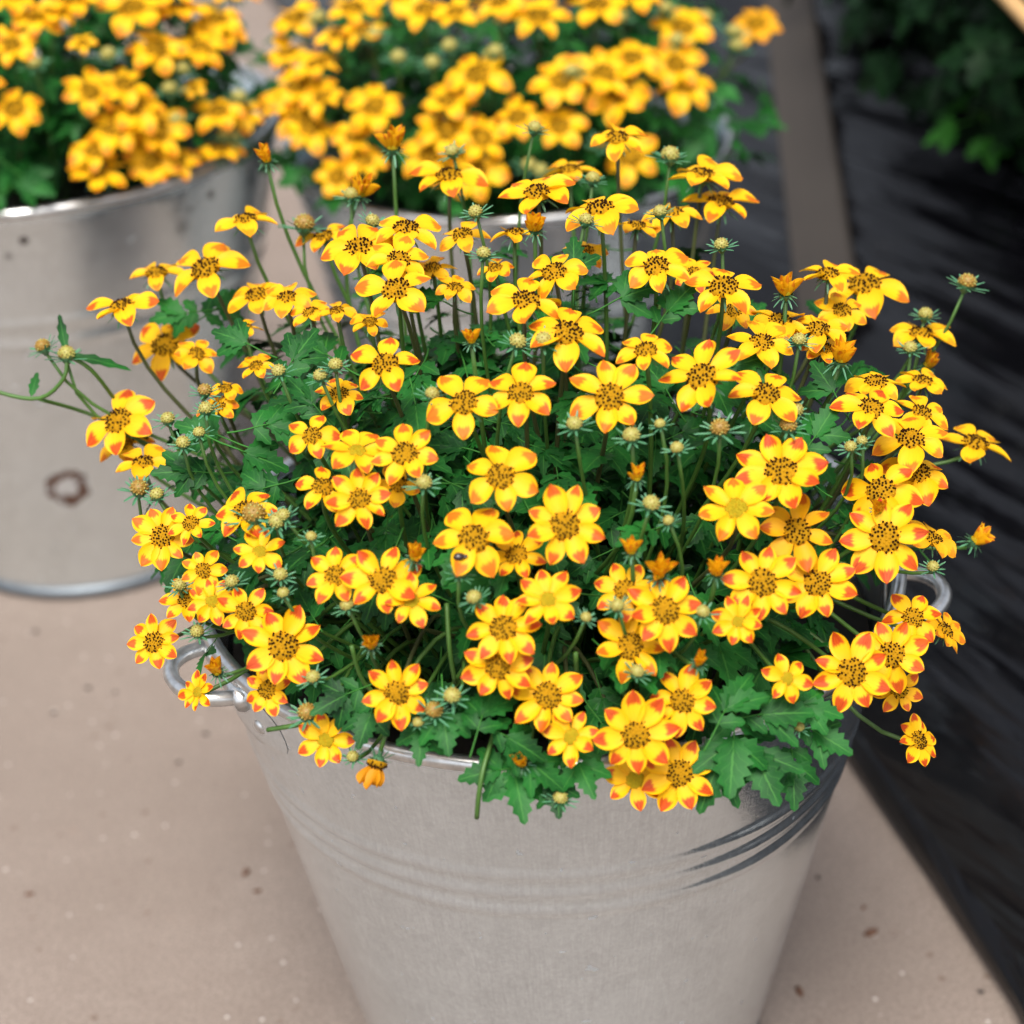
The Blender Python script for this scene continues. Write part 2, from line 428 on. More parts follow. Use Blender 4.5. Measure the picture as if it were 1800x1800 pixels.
bucket('back', 'galvanized bucket against the black sheeting, rim overhung by flowers, no rust stain', (.2125, .195), 'zinc', ())
bucket('left', 'wide galvanized bucket with a ring-shaped rust stain on its side', (.206, .192), 'zinc_rusty', ())
for key, nm in (('front', 'ear-handled'), ('back', 'sheeting-side'), ('left', 'rust-stained')):
    loc, k = BUCKETS[key]; z = .245; r = wall_r(z)-.004
    vs = [(0, 0, z+.004)]; fs = []
    for i in range(1, 7):
        for j in range(36):
            t = 2*math.pi*j/36; q = r*i/6; vs.append((q*math.cos(t), q*math.sin(t), z + (.006*noise.noise((q*60*math.cos(t), q*60*math.sin(t), 1)) if i < 6 else -.001)))
    fs += [(0, 1+j, 1+(j+1) % 36) for j in range(36)]
    for i in range(5):
        for j in range(36): fs.append((1+i*36+j, 1+(i+1)*36+j, 1+(i+1)*36+(j+1) % 36, 1+i*36+(j+1) % 36))
    o = obj('potting_soil', mesh('potting_soil', vs, fs, 'soil')); o.location = loc; o.scale = (k, k, k)
    tag(o, 'dark potting soil filling the %s bucket' % nm, 'soil', kind='stuff')

# ---------------------------------------------------------------- flower meshes (unit: flower radius = 1)
def petal_mesh(i, wid, curl, cup, notch, twist):
    rows = [0, .14, .30, .46, .60, .73, .84, .93, 1.0]; hwp = [.34, .60, .86, .99, 1.0, .88, .66, .40, .07]
    cols = [-1, -.66, -.33, 0, .33, .66, 1]
    vs, fs, uv = [], [], []
    rnd = random.Random(i)
    ph = rnd.random()*6
    for v, h in zip(rows, hwp):
        for u in cols:
            x = .20 + .84*v*(1 - (.03*u*u + notch*.4*(.5+.5*math.cos(u*math.pi*3)) )*v**3)
            y = u*h*wid
            z = .05 + curl*(v**2) + cup*u*u*h*(1-.5*v) - .018*math.cos(u*math.pi*3)*math.sin(math.pi*min(1, v*1.02)) + .02*math.sin(ph+v*5+u*2)*v + twist*u*v*h*.25
            vs.append((x, y, z)); uv.append(((u+1)/2, v))
    n = len(cols)
    for r in range(len(rows)-1):
        for c in range(n-1): a = r*n+c; fs.append((a, a+n, a+n+1, a+1))
    return mesh('petal', vs, fs, 'petal', uv)
PET = [petal_mesh(i, random.uniform(.235, .285), random.uniform(-.14, .08), random.uniform(.03, .16), random.choice((.0, .03, .05, .06)), random.uniform(-.5, .5)) for i in range(14)]
PETW = [petal_mesh(50+i, random.uniform(.275, .335), random.uniform(-.28, .02), random.uniform(.04, .20), random.choice((.0, .03, .05)), random.uniform(-.6, .6)) for i in range(12)]
PETS = [petal_mesh(90+i, random.uniform(.11, .15), random.uniform(.05, .3), random.uniform(.2, .4), .03, random.uniform(-.3, .3)) for i in range(6)]
def disc_mesh(young, seed, rr=.375):
    mb = MB(); rnd = random.Random(seed)
    prof = [(rr, .0), (rr*.96, .07), (rr*.8, .13), (rr*.5, .165), (rr*.2, .175), (.001, .178)]
    v, f, _ = lathe(prof, 14); mb.add(v, f, m=0)
    N = 62
    for i in range(N):
        q = math.sqrt((i+.5)/N); r = q*rr*.98; t = i*2.39996+rnd.uniform(-.15, .15)
        z = .175 - .13*q**3.2
        d = Vector((math.cos(t)*q*.55, math.sin(t)*q*.55, 1)).normalized()
        c = Vector((r*math.cos(t), r*math.sin(t), z-.01))
        dark = (not young) and rnd.random() < (.80 if q > .35 else .5)
        hgt = rnd.uniform(.05, .08) if dark else rnd.uniform(.035, .06); w_ = .032 if dark else rnd.uniform(.02, .03)
        fr = frame(d, None, rnd.random()*3)
        vs = []
        for hh, k in ((0, .8), (hgt*.6, 1.), (hgt, .45)):
            vs += [c + fr @ Vector((w_*k*math.cos(2*math.pi*j/5), w_*k*math.sin(2*math.pi*j/5), hh)) for j in range(5)]
        fs = [(a*5+j, a*5+(j+1) % 5, a*5+5+(j+1) % 5, a*5+5+j) for a in (0, 1) for j in range(5)] + [(10, 11, 12, 13, 14)]
        mb.add(vs, fs, m=(2 if young and rnd.random() < .3 else 0) if young else (1 if dark else (2 if rnd.random() < .6 else 0)))
    return mb.build('disc', ['disc_young' if young else 'disc', 'anther', 'floret'])
DISC = [disc_mesh(False, s) for s in range(5)]; DISCY = [disc_mesh(True, 20+s) for s in range(3)]
def bracts(mb, n, r0, ln, rise, wid, m, seed, droop=.0, z0=0.):
    rnd = random.Random(seed)
    for i in range(n):
        t = 2*math.pi*i/n + rnd.uniform(-.2, .2); d = Vector((math.cos(t), math.sin(t), 0)); s = Vector((-d.y, d.x, 0)); l = ln*rnd.uniform(.75, 1.2); ri = rise*rnd.uniform(.5, 1.4)
        vs = []
        for q, w_ in ((0, .55), (.4, 1), (.8, .9), (1, .35)):
            c = d*(r0+l*q) + Vector((0, 0, z0 + ri*q - droop*q*q))
            vs += [c + s*wid*w_ + Vector((0, 0, wid*.5)), c, c - s*wid*w_ + Vector((0, 0, wid*.5))]
        fs = [(k*3+j, k*3+j+1, k*3+j+4, k*3+j+3) for k in range(3) for j in range(2)]
        mb.add(vs, fs, m=m)
def calyx_mesh(seed):
    mb = MB(); v, f, _ = lathe([(.045, -.30), (.06, -.25), (.16, -.17), (.24, -.06), (.27, .03)], 10); mb.add(v, f)
    bracts(mb, 8, .16, .26, -.05, .04, 0, seed, 0, -.03); bracts(mb, 8, .14, .34, -.20, .035, 1, seed+5, .1, -.12)
    return mb.build('calyx', ['calyx', 'bract'])
CAL = [calyx_mesh(s) for s in range(3)]
# buds (unit = bud head radius 1)
def bud_mesh(ochre):
    mb = MB(); rnd = random.Random(3+ochre)
    prof = [(.5, -.75), (.82, -.45), (.95, -.05), (.90, .35), (.70, .66), (.4, .84), (.05, .9)]
    v, f, _ = lathe(prof, 12); mb.add(v, f, m=0)
    for i in range(46):                                    # tight florets packed over the head
        q = math.sqrt((i+.5)/46); t = i*2.39996; el = math.pi/2*(1-q*1.12)
        d = Vector((math.cos(t)*math.cos(el), math.sin(t)*math.cos(el), math.sin(el)))
        c = Vector((d.x*.9, d.y*.9, d.z*.86)); fr = frame(d, None, t); w_ = .115; vs = []
        for hh, k in ((-.05, 1), (.10, .95), (.19, .4)): vs += [c + fr @ Vector((w_*k*math.cos(2*math.pi*j/5), w_*k*math.sin(2*math.pi*j/5), hh)) for j in range(5)]
        mb.add(vs, [(a*5+j, a*5+(j+1) % 5, a*5+5+(j+1) % 5, a*5+5+j) for a in (0, 1) for j in range(5)] + [(10, 11, 12, 13, 14)], m=1 if rnd.random() < .35 else 0)
    return mb.build('bud', ['bud_ochre', 'bud'] if ochre else ['bud', 'bud_ochre'])
BUD = [bud_mesh(False), bud_mesh(True)]
def budcal_mesh(seed):
    mb = MB(); v, f, _ = lathe([(.28, -1.3), (.5, -1.05), (.85, -.6), (.92, -.25)], 10); mb.add(v, f)
    bracts(mb, 9, .55, 1.9, .45, .17, 1, seed, .1, -.7); bracts(mb, 6, .7, 1.3, 1.1, .14, 1, seed+3, .3, -.5)
    return mb.build('bracts', ['calyx', 'bract'])
BCAL = [budcal_mesh(s) for s in range(4)]

# ---------------------------------------------------------------- leaf meshes (unit: leaf length = 1 along +x)
def leaflet(mb, base, d, up, ln, wid, teeth, rnd, droop):
    s = up.cross(d).normalized(); vs, uv = [], []
    n = teeth*2
    bend = droop*rnd.uniform(.6, 1.4)
    for i in range(n+1):
        q = i/n
        w_ = wid*(math.sin(math.pi*min(1, q**.8*1.0))**.85)*(1.0 if i % 2 == 0 else 1.5) if 0 < q < 1 else (wid*.06 if q == 0 else 0.0)
        adv = .0 if i % 2 == 0 else .035*ln
        c = base + d*(ln*q) - up*(bend*q*q*ln)
        e = .22*w_
        vs += [c + s*w_ + d*adv + up*e, c, c - s*w_ + d*adv + up*e]; uv += [(1, q), (.5, q), (0, q)]
    fs = [(k*3+j, k*3+j+1, k*3+j+4, k*3+j+3) for k in range(n) for j in range(2)]
    mb.add(vs, fs, uv)
def leaf_mesh(seed, mat, pairs=2, teeth=5):
    rnd = random.Random(seed); mb = MB(); up = Vector((0, 0, 1)); X = Vector((1, 0, 0))
    # petiole and rachis
    pts = [Vector((.5*i/5, 0, -.02*math.sin(i))) for i in range(6)]
    v, f = tube([p*1.0 for p in pts], lambda q: .013-.004*q, 4); mb.add(v, f, [(.5, 0)]*len(v))
    leaflet(mb, Vector((.46, 0, 0)), (X + Vector((0, rnd.uniform(-.1, .1), rnd.uniform(-.1, .15)))).normalized(), up, .56, rnd.uniform(.10, .13), teeth+1, rnd, .25)
    for k in range(pairs):
        for sg in (-1, 1):
            a = rnd.uniform(.75, 1.05); d = Vector((math.cos(a), sg*math.sin(a), rnd.uniform(-.15, .2))).normalized()
            leaflet(mb, Vector((.50-.19*k+rnd.uniform(-.03, .03), 0, 0)), d, up, (.42-.11*k)*rnd.uniform(.85, 1.15), (.092-.02*k)*rnd.uniform(.85, 1.2), max(3, teeth-1-k), rnd, .3)
    return mb.build('leaf', mat)
LEAF = [leaf_mesh(s, 'leaf', 2 if s % 3 else 1) for s in range(8)]
DLEAF = [leaf_mesh(30+s, 'dark_leaf', 2, 3) for s in range(3)]
BLEAF = [leaf_mesh(40+s, 'bright_leaf', 1, 3) for s in range(2)]

# ---------------------------------------------------------------- plants
UPV = Vector((0, 0, 1))
def dome_hit(px, py, c, ax, dd=0.):
    d = ray(px, py); S_ = lambda v: Vector((v.x/ax[0], v.y/ax[1], v.z/ax[2]))
    o_, r_ = S_(CAM-c), S_(d); a = r_.dot(r_); b = o_.dot(r_); q = o_.dot(o_)-1; disc = b*b-a*q
    t = (-b-math.sqrt(disc))/a if disc > 0 else -b/a
    return CAM + d*(t+dd)
class Plant:
    def __init__(s, key, label, axes, seed):
        s.loc, s.k = BUCKETS[key]; s.rnd = random.Random(seed)
        s.rim = s.loc + Vector((0, 0, H0*s.k)); s.c = s.rim.copy(); s.ax = axes
        s.base = s.loc + Vector((0, 0, .247*s.k))
        s.root = empty('flowering_plant', s.base)
        tag(s.root, label, 'plant', 'yellow flowering plants in the buckets')
        s.items = []
    def lk(s, name, me, mw):                     # part given by its world matrix
        o = obj(name, me, s.root); o.matrix_basis = Matrix.Translation(-s.base) @ mw; return o
    def stem(s, tip, n, r=.00085, thick=None, brown=False):
        rel = tip - s.base; hr = Vector((rel.x, rel.y, 0)); m = hr.length
        kk = min(.55, .085*s.k/max(m, 1e-4)) if m > .01 else .5
        r0 = s.base + hr*kk + Vector((s.rnd.uniform(-.02, .02), s.rnd.uniform(-.02, .02), -.006))
        ln = (tip-r0).length
        lim = s.k*RTOP
        p1 = r0 + Vector((0, 0, 1))*ln*.45 + hr*.10
        p2 = tip - n*ln*.30
        if m > lim*.85 and tip.z < s.rim.z + .05:        # arch over the rim
            p1 = r0 + UPV*(.10*s.k) + hr*.1
            p2 = tip - hr.normalized()*.04 + UPV*(.035) if n.z < .6 else tip - n*.03 - hr.normalized()*.03 + UPV*.012
        pts = bez(r0, p1, p2, tip, 11)
        v, f = tube(pts, lambda q: r*(1.35-.35*q), 5)
        me = mesh('stem', [p-s.base for p in v], f, 'stem_brown' if brown else 'stem')
        obj('stem', me, s.root)
    def normal(s, p, k, lean):
        tc = (CAM-p).normalized(); hr = Vector((p.x-s.loc.x, p.y-s.loc.y, 0))
        n = UPV*(1-k) + tc*k*1.05 + Vector((1, 0, 0))*lean + hr*.6 + Vector((s.rnd.uniform(-.13, .13), s.rnd.uniform(-.10, .10), 0))
        return n.normalized()
    def flower(s, px, py, wpx, np_, k, lean=0., dd=0., amt=None, young=False, age=0.):
        p = dome_hit(px, py, s.c, s.ax, dd); R = wpx/2*depth_of(p)/FPX*1.07; R = max(.0075, min(.021, R))
        n = s.normal(p, k, lean); rnd = s.rnd
        mw = frame(n, None, rnd.random()*6.28).to_4x4() @ Matrix.Diagonal((R, R, R, 1)); mw.translation = p - n*(.08*R)
        fl = s.lk('flower', rnd.choice(CAL), mw)
        obj('disc', rnd.choice(DISCY if young else DISC), fl, Matrix.Diagonal((1, 1, 1, 1)) if not young else Matrix.Diagonal((.85, .85, .9, 1)))
        wide = np_ <= 6
        a0 = rnd.random()*6.28
        if amt is None: amt = min(1, .65 + .6*k + rnd.uniform(-.15, .2))
        start = .66 - .12*min(1, k+.15) + rnd.uniform(-.04, .04)
        for i in range(np_):
            me = rnd.choice(PETW if wide else PET); sc = rnd.uniform(.88, 1.06)
            m = Matrix.Rotation(a0 + 2*math.pi*i/np_ + rnd.uniform(-.10, .10), 4, 'Z') @ Matrix.Translation((0, 0, .012*(i % 2)+.004*(i % 3))) @ Matrix.Rotation(rnd.gauss(-.02, .10) - (.10 if young else 0), 4, 'Y') @ Matrix.Rotation(rnd.gauss(0, .12), 4, 'X') @ Matrix.Diagonal((sc, sc*rnd.uniform(.9, 1.08), sc, 1))
            o = obj('petal', me, fl, m); o.color = (amt, start+rnd.uniform(-.04, .04), age, 1)
        s.stem(p - n*(.36*R), n, brown=rnd.random() < .45)
        return p
    def half(s, px, py, wpx, lean=0., k=.1, dd=0., np_=9, age=.35):
        """half-open head: narrow petals still standing up"""
        p = dome_hit(px, py, s.c, s.ax, dd); R = wpx/2*depth_of(p)/FPX*1.75; rnd = s.rnd
        n = s.normal(p, k, lean); mw = frame(n, None, rnd.random()*6).to_4x4() @ Matrix.Diagonal((R, R, R, 1)); mw.translation = p - n*.3*R
        fl = s.lk('flower', rnd.choice(CAL), mw); obj('disc', rnd.choice(DISCY), fl, Matrix.Translation((0, 0, .03)) @ Matrix.Diagonal((.5, .5, .9, 1)))
        for i in range(np_):
            m = Matrix.Rotation(2*math.pi*i/np_+rnd.uniform(-.2, .2), 4, 'Z') @ Matrix.Translation((.09, 0, -.16)) @ Matrix.Rotation(-rnd.uniform(.75, 1.25), 4, 'Y') @ Matrix.Diagonal((rnd.uniform(.7, .95), 1, 1, 1))
            o = obj('petal', rnd.choice(PETS), fl, m); o.color = (.8, .6, age, 1)
        s.stem(p - n*.62*R, n)
    def bud(s, px, py, kind=0, wpx=31, k=.05, lean=0., dd=0.):
        p = dome_hit(px, py, s.c, s.ax, dd); R = wpx/2*depth_of(p)/FPX; rnd = s.rnd
        n = s.normal(p, k, lean + rnd.uniform(-.3, .3)); mw = frame(n, None, rnd.random()*6).to_4x4() @ Matrix.Diagonal((R, R, R, 1)); mw.translation = p
        b = s.lk('bud', BUD[kind], mw); obj('bracts', rnd.choice(BCAL), b)
        s.stem(p - n*1.25*R, n, .0007)
    def leaf_mat(s, p, out, size):
        rnd = s.rnd
        n = (UPV*rnd.uniform(.35, 1.1) + out*rnd.uniform(.2, .9) + Vector((rnd.gauss(0, .3), rnd.gauss(0, .3), 0))).normalized()
        a = Vector((out.x+rnd.gauss(0, .55), out.y+rnd.gauss(0, .55), rnd.uniform(-.25, .35)))
        m = frame(n, a).to_4x4() @ Matrix.Diagonal((size, size, size, 1)); m.translation = p - (m.to_3x3() @ Vector((.5, 0, 0))); return m
    def leaves(s, n_front, n_fill, lax, size, meshes=LEAF, spill=False):
        rnd = s.rnd; cnt = 0; c = s.c + Vector((0, 0, -.012))
        while cnt < n_front:
            d = Vector((rnd.gauss(0, 1), rnd.gauss(0, 1), rnd.gauss(0, 1))).normalized()
            if d.z < -.10: continue
            q = rnd.uniform(.74, 1.12)
            p = c + Vector((d.x*lax[0], d.y*lax[1], d.z*lax[2]))*q
            tc = (CAM-p).normalized(); on = Vector((d.x/lax[0], d.y/lax[1], d.z/lax[2])).normalized()
            if on.dot(tc) < -.05 and rnd.random() < .85: continue
            r = math.hypot(p.x-s.loc.x, p.y-s.loc.y)
            if r > RTOP*s.k*.96 and p.z < s.rim.z+.045 and rnd.random() < .85 and not (spill and p.x > s.loc.x+.05): continue
            if r > RTOP*s.k*.76 and r < RTOP*s.k*.96 and p.z < s.rim.z+.006: continue
            if r > RTOP*s.k*.93 and p.z < s.rim.z+.012: p.z = s.rim.z + .012 + rnd.uniform(0, .012)
            s.lk('leaf', rnd.choice(meshes), s.leaf_mat(p, on, size*rnd.uniform(.7, 1.25))); cnt += 1
        mb = MB()
        for i in range(n_fill):
            d = Vector((rnd.gauss(0, 1), rnd.gauss(0, 1), abs(rnd.gauss(0, 1)))).normalized(); q = rnd.random()**.5*.88
            p = c + Vector((d.x*lax[0]*.93, d.y*lax[1]*.93, d.z*lax[2]))*q; p.z = max(p.z, s.base.z+.004)
            r = math.hypot(p.x-s.loc.x, p.y-s.loc.y)
            if p.z < s.rim.z+.004 and r > RTOP*s.k*.66:
                f_ = RTOP*s.k*.66/r; p.x = s.loc.x+(p.x-s.loc.x)*f_; p.y = s.loc.y+(p.y-s.loc.y)*f_
            me = rnd.choice(meshes); m = Matrix.Translation(-s.base) @ s.leaf_mat(p, d, size*rnd.uniform(.7, 1.2))
            uvl = me.uv_layers[0].data
            uvv = {}
            for lp in me.loops: uvv[lp.vertex_index] = tuple(uvl[lp.index].uv)
            mb.add([m @ v.co for v in me.vertices], [tuple(f.vertices) for f in me.polygons], [uvv[i_] for i_ in range(len(me.vertices))])
        o = obj('foliage', mb.build('foliage', 'leaf'), s.root); o['kind'] = 'stuff'
    def hang_leaf(s, px, py, ang, size, dd=0.):
        """a leaf hanging over the rim: px position of its middle, direction angle in the picture plane"""
        p = dome_hit(px, py, s.c, s.ax, dd); tc = (CAM-p).normalized()
        a = RT*math.cos(ang) + UP*math.sin(ang) + tc*.15
        n = (tc*.8 + UPV*.5 + RT*s.rnd.uniform(-.3, .3)).normalized()
        m = frame(n, a).to_4x4() @ Matrix.Diagonal((size, size, size, 1)); m.translation = p - m.to_3x3() @ Vector((.55, 0, 0))
        s.lk('leaf', s.rnd.choice(LEAF), m)

FRONT = [  # x, y, width, petals, facing, lean, depth offset
(430,385,112,5,.02),(360,470,138,5,.3,-.15),(215,537,115,6,.18,-.1),(275,478,100,5,.05,0,.03),(290,607,125,6,.42,-.1,.03),(345,622,80,6,.4,.1,.03),
(450,517,105,6,.1,0,.03),(505,522,95,6,.1,0,.03),(790,307,128,6,.12,.1),(945,337,130,6,.08,.05),(1000,298,105,5,.02,0,.03),(1055,364,132,6,.02),
(1085,240,108,6,.08),(1235,306,125,6,.1),(1268,354,122,6,.12),(1180,374,105,6,.05,0,.03),(715,400,118,6,.2,.15),(630,434,132,6,.18),(700,456,112,6,.22),
(568,414,95,5,.1,0,.02),(695,508,132,5,.32,-.1),(925,527,135,6,.12,.15),(812,412,95,5,.25,0,.03),(905,408,90,5,.0,0,.03),(975,477,115,6,.22),
(998,584,142,6,.25,.1,),(1155,468,122,6,.3),(1272,502,132,5,.3),(1340,602,115,6,.15,0,.01),(1520,498,142,5,.28),(1455,480,105,5,.0),(1370,562,112,6,.1,0,.03),
(1440,577,105,6,.15,0,.02),(1448,612,85,6,.25,0,.03),(1620,584,112,6,-.05),(1135,614,102,6,.15),(677,640,122,5,.33),(597,692,88,6,.3,0,.02),(815,707,128,5,.3,-.1),
(915,690,122,6,.4),(1073,698,142,7,.5),(1235,661,148,7,.4,-.1),(1347,691,132,6,.28),(1540,670,105,6,.05,0,.01),(1622,668,95,6,-.08,.1,.01),(1530,718,122,6,.25),
(1622,724,95,6,.1,.1,.01),(1602,771,132,6,.15),(1715,777,122,5,-.02),(208,738,136,6,.4,-.2),(218,778,95,5,.35,-.1,.015),(252,812,105,5,-.05,0,.02),(548,765,92,5,.35),
(627,792,112,6,.18),(712,797,122,7,.4),(700,850,85,5,.25,0,.015),(567,856,100,5,.3),(632,877,108,8,.55),(430,897,110,6,.38),(880,837,132,6,.42),
(833,945,142,6,.4),(993,923,142,8,.62),(908,975,105,7,.42,0,.012),(1373,828,152,8,.45),(1293,893,138,7,.35),(1400,933,135,7,.42,.1,.01),(1548,862,132,6,.5,-.2,.008),
(1612,830,122,6,.25,.1,.01),(1555,945,148,8,.7),(1640,946,95,6,.1,.2,.015),(285,943,112,9,.62,-.1),(335,920,78,7,.4,0,.01),(457,970,88,7,.42),(357,1003,80,7,.5),
(330,1055,95,7,.55,0,.008),(373,1057,85,8,.6),(432,1075,95,7,.62,.1),(590,1012,108,7,.45),(672,1020,132,7,.6),(722,1055,98,7,.45),(963,1055,112,8,.62),
(885,1103,128,8,.52),(1100,1037,108,7,.5,0,.01),(1168,1073,132,8,.65),(1108,1135,128,7,.55,0,.008),(1340,1024,138,8,.66),(1437,1024,132,8,.55,0,.006),(1298,1093,88,8,.7),
(1605,1085,98,6,.5,0,.005),(1662,1108,88,8,.35,.6,.01),(270,1128,98,8,.68,-.15),(497,1135,142,8,.55),(470,1213,92,8,.7,-.2),(347,1217,72,8,.7,-.5),
(698,1218,118,8,.85),(875,1173,118,8,.8),(963,1222,128,8,.62,.1,.005),(1200,1232,118,8,.8,0,.004),(1117,1290,138,8,.85),(1003,1295,103,7,.75),(572,1300,98,7,.8),
(1195,1360,128,8,.85,0,.004),(1115,1370,108,7,.8,0,.008),(1497,1182,138,8,.8),(1568,1150,122,8,.7,.1,.005),(1383,1193,84,6,.65),(1615,1300,92,8,.6,.55),(1580,1212,85,7,.65,.1,.015),
(395,682,66,5,.1,0,.04),(450,642,66,6,.2,0,.04),(382,716,76,6,.2,0,.04),(592,546,72,6,.15,0,.04),(650,565,70,6,.2,0,.045),(545,548,76,6,.1,0,.04),(800,505,76,6,.2,0,.05),(430,575,68,5,0,0,.04),
(870,470,70,6,.2,0,.05),(1220,480,80,6,.3,0,.04),(1290,545,85,6,.2,0,.04),(760,470,80,6,.2,0,.05),(1030,440,80,6,.1,0,.05),(1120,395,85,5,.0,0,.04),(1480,545,90,6,.3,0,.03),(720,480,80,6,.1,0,.05)]
YOUNG = {(457,970),(722,1055),(963,1055),(1298,1093),(347,1217),(1003,1295),(572,1300),(1115,1370),(1383,1193),(627,792),(373,1057),(1293,893)}
fp = Plant('front', 'leafy plant of yellow orange-tipped flowers filling the ear-handled bucket', (.185, .178, .158), 3)
for t in FRONT:
    x, y, w_, n_, k = t[:5]; le = t[5] if len(t) > 5 else 0; dd = t[6] if len(t) > 6 else 0
    fp.flower(x, y, w_, n_, k, le, dd, young=(x, y) in YOUNG, age=.35 if (x, y) in ((1400,933), (1662,1108), (1640,946)) else (.12 if dd > .012 else 0.))
for t in ((468,272,48),(690,246,62),(637,330,58,.4),(828,592,42),(940,392,52),(1480,620,62),(1636,634,48,.3),(1382,504,56),(652,1130,50,.1,.4),(378,1175,48,-.3,.3),(915,1338,48,-.2,.5),
          (1120,833,44),(1110,962,44),(1260,1000,46),(730,972,50,.1),(1725,942,62,.9),(1160,1003,58,0,.4),(1230,1158,44),(1545,893,46,0,.3)):
    fp.half(t[0], t[1], t[2], t[3] if len(t) > 3 else 0, t[4] if len(t) > 4 else .1)
for t in ((535,393,1,40),(795,265),(617,341),(655,388),(850,445),(1042,313),(1030,386),(1160,372),(1178,272,0,36),(940,224),(1268,430),(836,372),(910,600,0,34),(955,597,0,34),(1700,496,1,36),
          (1627,552),(1600,611),(760,692),(490,652),(563,660),(590,641),(360,686,1),(362,718),(295,736),(322,778),(245,858,1,36),(276,869),(447,903,1,46),(487,916,0,34),(498,906),(547,943,0,22),
          (408,1022),(493,1010),(498,1042,0,24),(610,1063),(316,1028,0,26),(347,1110,0,28),(550,1190),(540,1252,1,38),(620,1330,0,24),(795,1223,0,34),(763,1248,1,36),(735,1270,0,22),(985,1402,0,30),
          (1010,745,0,32),(1110,765,0,34),(1160,745,0,22),(1190,787,0,26),(1145,885,0,34),(1265,752,1,38),(1400,720),(1386,748,1,34),(1405,597),(833,1050,0,30),(808,1006,0,28),(1030,1085,0,22),
          (1085,1064,0,28),(1235,1075,0,28),(1120,1180,0,28),(1640,996,0,24),(1405,1278,0,20),(117,622,0,34),(75,608,1,30),(745,848,0,32),(1175,915,0,22),(1495,785,0,24),(1515,775,0,22),(700,1245,0,22),(350,760,0,24)):
    fp.bud(t[0], t[1], t[2] if len(t) > 2 else 0, (t[3] if len(t) > 3 else 28)*.88)
fp.leaves(284, 800, (.163, .160, .126), .032)
for t in ((905,1370,-1.5,.036),(940,1345,-.6,.030),(870,1355,3.3,.028),(1290,1310,-1.6,.042),(1330,1330,-1.1,.040),(1260,1350,-1.9,.036),(1395,1350,-1.5,.032),(1350,1255,.2,.036),
          (1440,1290,-.5,.030),(1020,1350,-1.2,.028),(740,1290,-1.7,.026),(1280,1240,1.2,.034),(1420,1240,-.2,.028),(980,1385,-1.4,.024),(780,1262,-1.5,.030),(650,1262,-1.8,.026),(900,1300,-.4,.030),(600,1225,3.6,.028),(850,1250,1.3,.032)):
    fp.hang_leaf(*t, .004)
for t in ((390,540,.6,.032),(318,552,3.3,.030),(425,600,2.6,.030),(372,762,2.7,.034),(440,800,-.3,.034),(455,862,3.4,.030),(520,625,1.2,.032),(545,705,2.2,.030),(480,745,.3,.032),(330,830,3.2,.030),(1180,540,1,.03),(1300,640,.4,.03),(1460,680,2,.03),(1440,760,1,.032),(1010,470,1.6,.03),(1100,520,.5,.03)):
    fp.hang_leaf(*t, .022)
# cut stems sticking out over the rim
def cut(p, pix, r=.0009):
    pts = [dome_hit(x, y, p.c, p.ax, d) for x, y, d in pix]
    P = [pts[0]]
    for i in range(len(pts)-1):
        a = pts[max(0, i-1)]; b = pts[i]; c = pts[i+1]; d = pts[min(len(pts)-1, i+2)]
        P += bez(b, b+(c-a)/6, c-(d-b)/6, c, 4)[1:]
    v, f = tube(P, r, 6); obj('stem', mesh('stem', [q-p.base for q in v], f, 'stem'), p.root)
cut(fp, [(868,1290,.012),(850,1350,.0),(842,1395,-.004),(838,1438,-.004)]); cut(fp, [(560,1268,.012),(520,1275,.004),(470,1283,0)])
cut(fp, [(785,1060,.02),(790,1140,.02),(800,1200,.03)]); cut(fp, [(618,1135,.01),(640,1200,.02),(700,1250,.03)]); cut(fp, [(1012,1148,.01),(1015,1220,.03)])
cut(fp, [(117,625,0),(112,665,0),(70,700,.01),(0,690,.02),(-60,660,.03)], .0009); cut(fp, [(120,625,0),(160,650,0),(200,700,.01),(240,760,.03)], .0009); cut(fp, [(70,702,.01),(150,725,.02),(260,770,.05)], .0009)
# pale narrow blades straying towards the rust-stained bucket
for px, py, ang, ln, dd in ((119,624,-.10,.026,0),(117,623,1.75,.020,0),(55,697,1.4,.012,.012)):
    mb = MB(); leaflet(mb, Vector((0, 0, 0)), Vector((1, 0, 0)), UPV, ln, .0016, 4, random.Random(px), .2)
    p = dome_hit(px, py, fp.c, fp.ax, dd); tc = (CAM-p).normalized(); m = frame((tc+UPV*.6).normalized(), RT*math.cos(ang)+UP*math.sin(ang)).to_4x4(); m.translation = p
    fp.lk('leaf', mb.build('blade', 'leaf'), m)
# withered head on the rim
rw = random.Random(4)
pw = dome_hit(664, 1338, fp.c, fp.ax); nw = Vector((-.25, -.55, -.62)).normalized()
mw = frame(nw).to_4x4() @ Matrix.Diagonal((.0105, .0105, .0105, 1)); mw.translation = pw
fl = fp.lk('flower', CAL[1], mw); fl['label'] = 'withered brown flower head hanging over the rim'
obj('disc', DISC[2], fl, Matrix.Diagonal((.95, .95, 1.3, 1)))
for i in range(9):
    m = Matrix.Rotation(i*.7+rw.uniform(-.2, .2), 4, 'Z') @ Matrix.Translation((.06, 0, -.05)) @ Matrix.Rotation(-rw.uniform(.7, 1.5), 4, 'Y') @ Matrix.Rotation(rw.uniform(-.8, .8), 4, 'X') @ Matrix.Diagonal((rw.uniform(.5, .9), 1.1, 1.6, 1))
    o = obj('petal', rw.choice(PETS), fl, m); o.color = (.6, .5, .8, 1)
fp.stem(pw - nw*.0035, Vector((-.5, -.5, .5)).normalized())
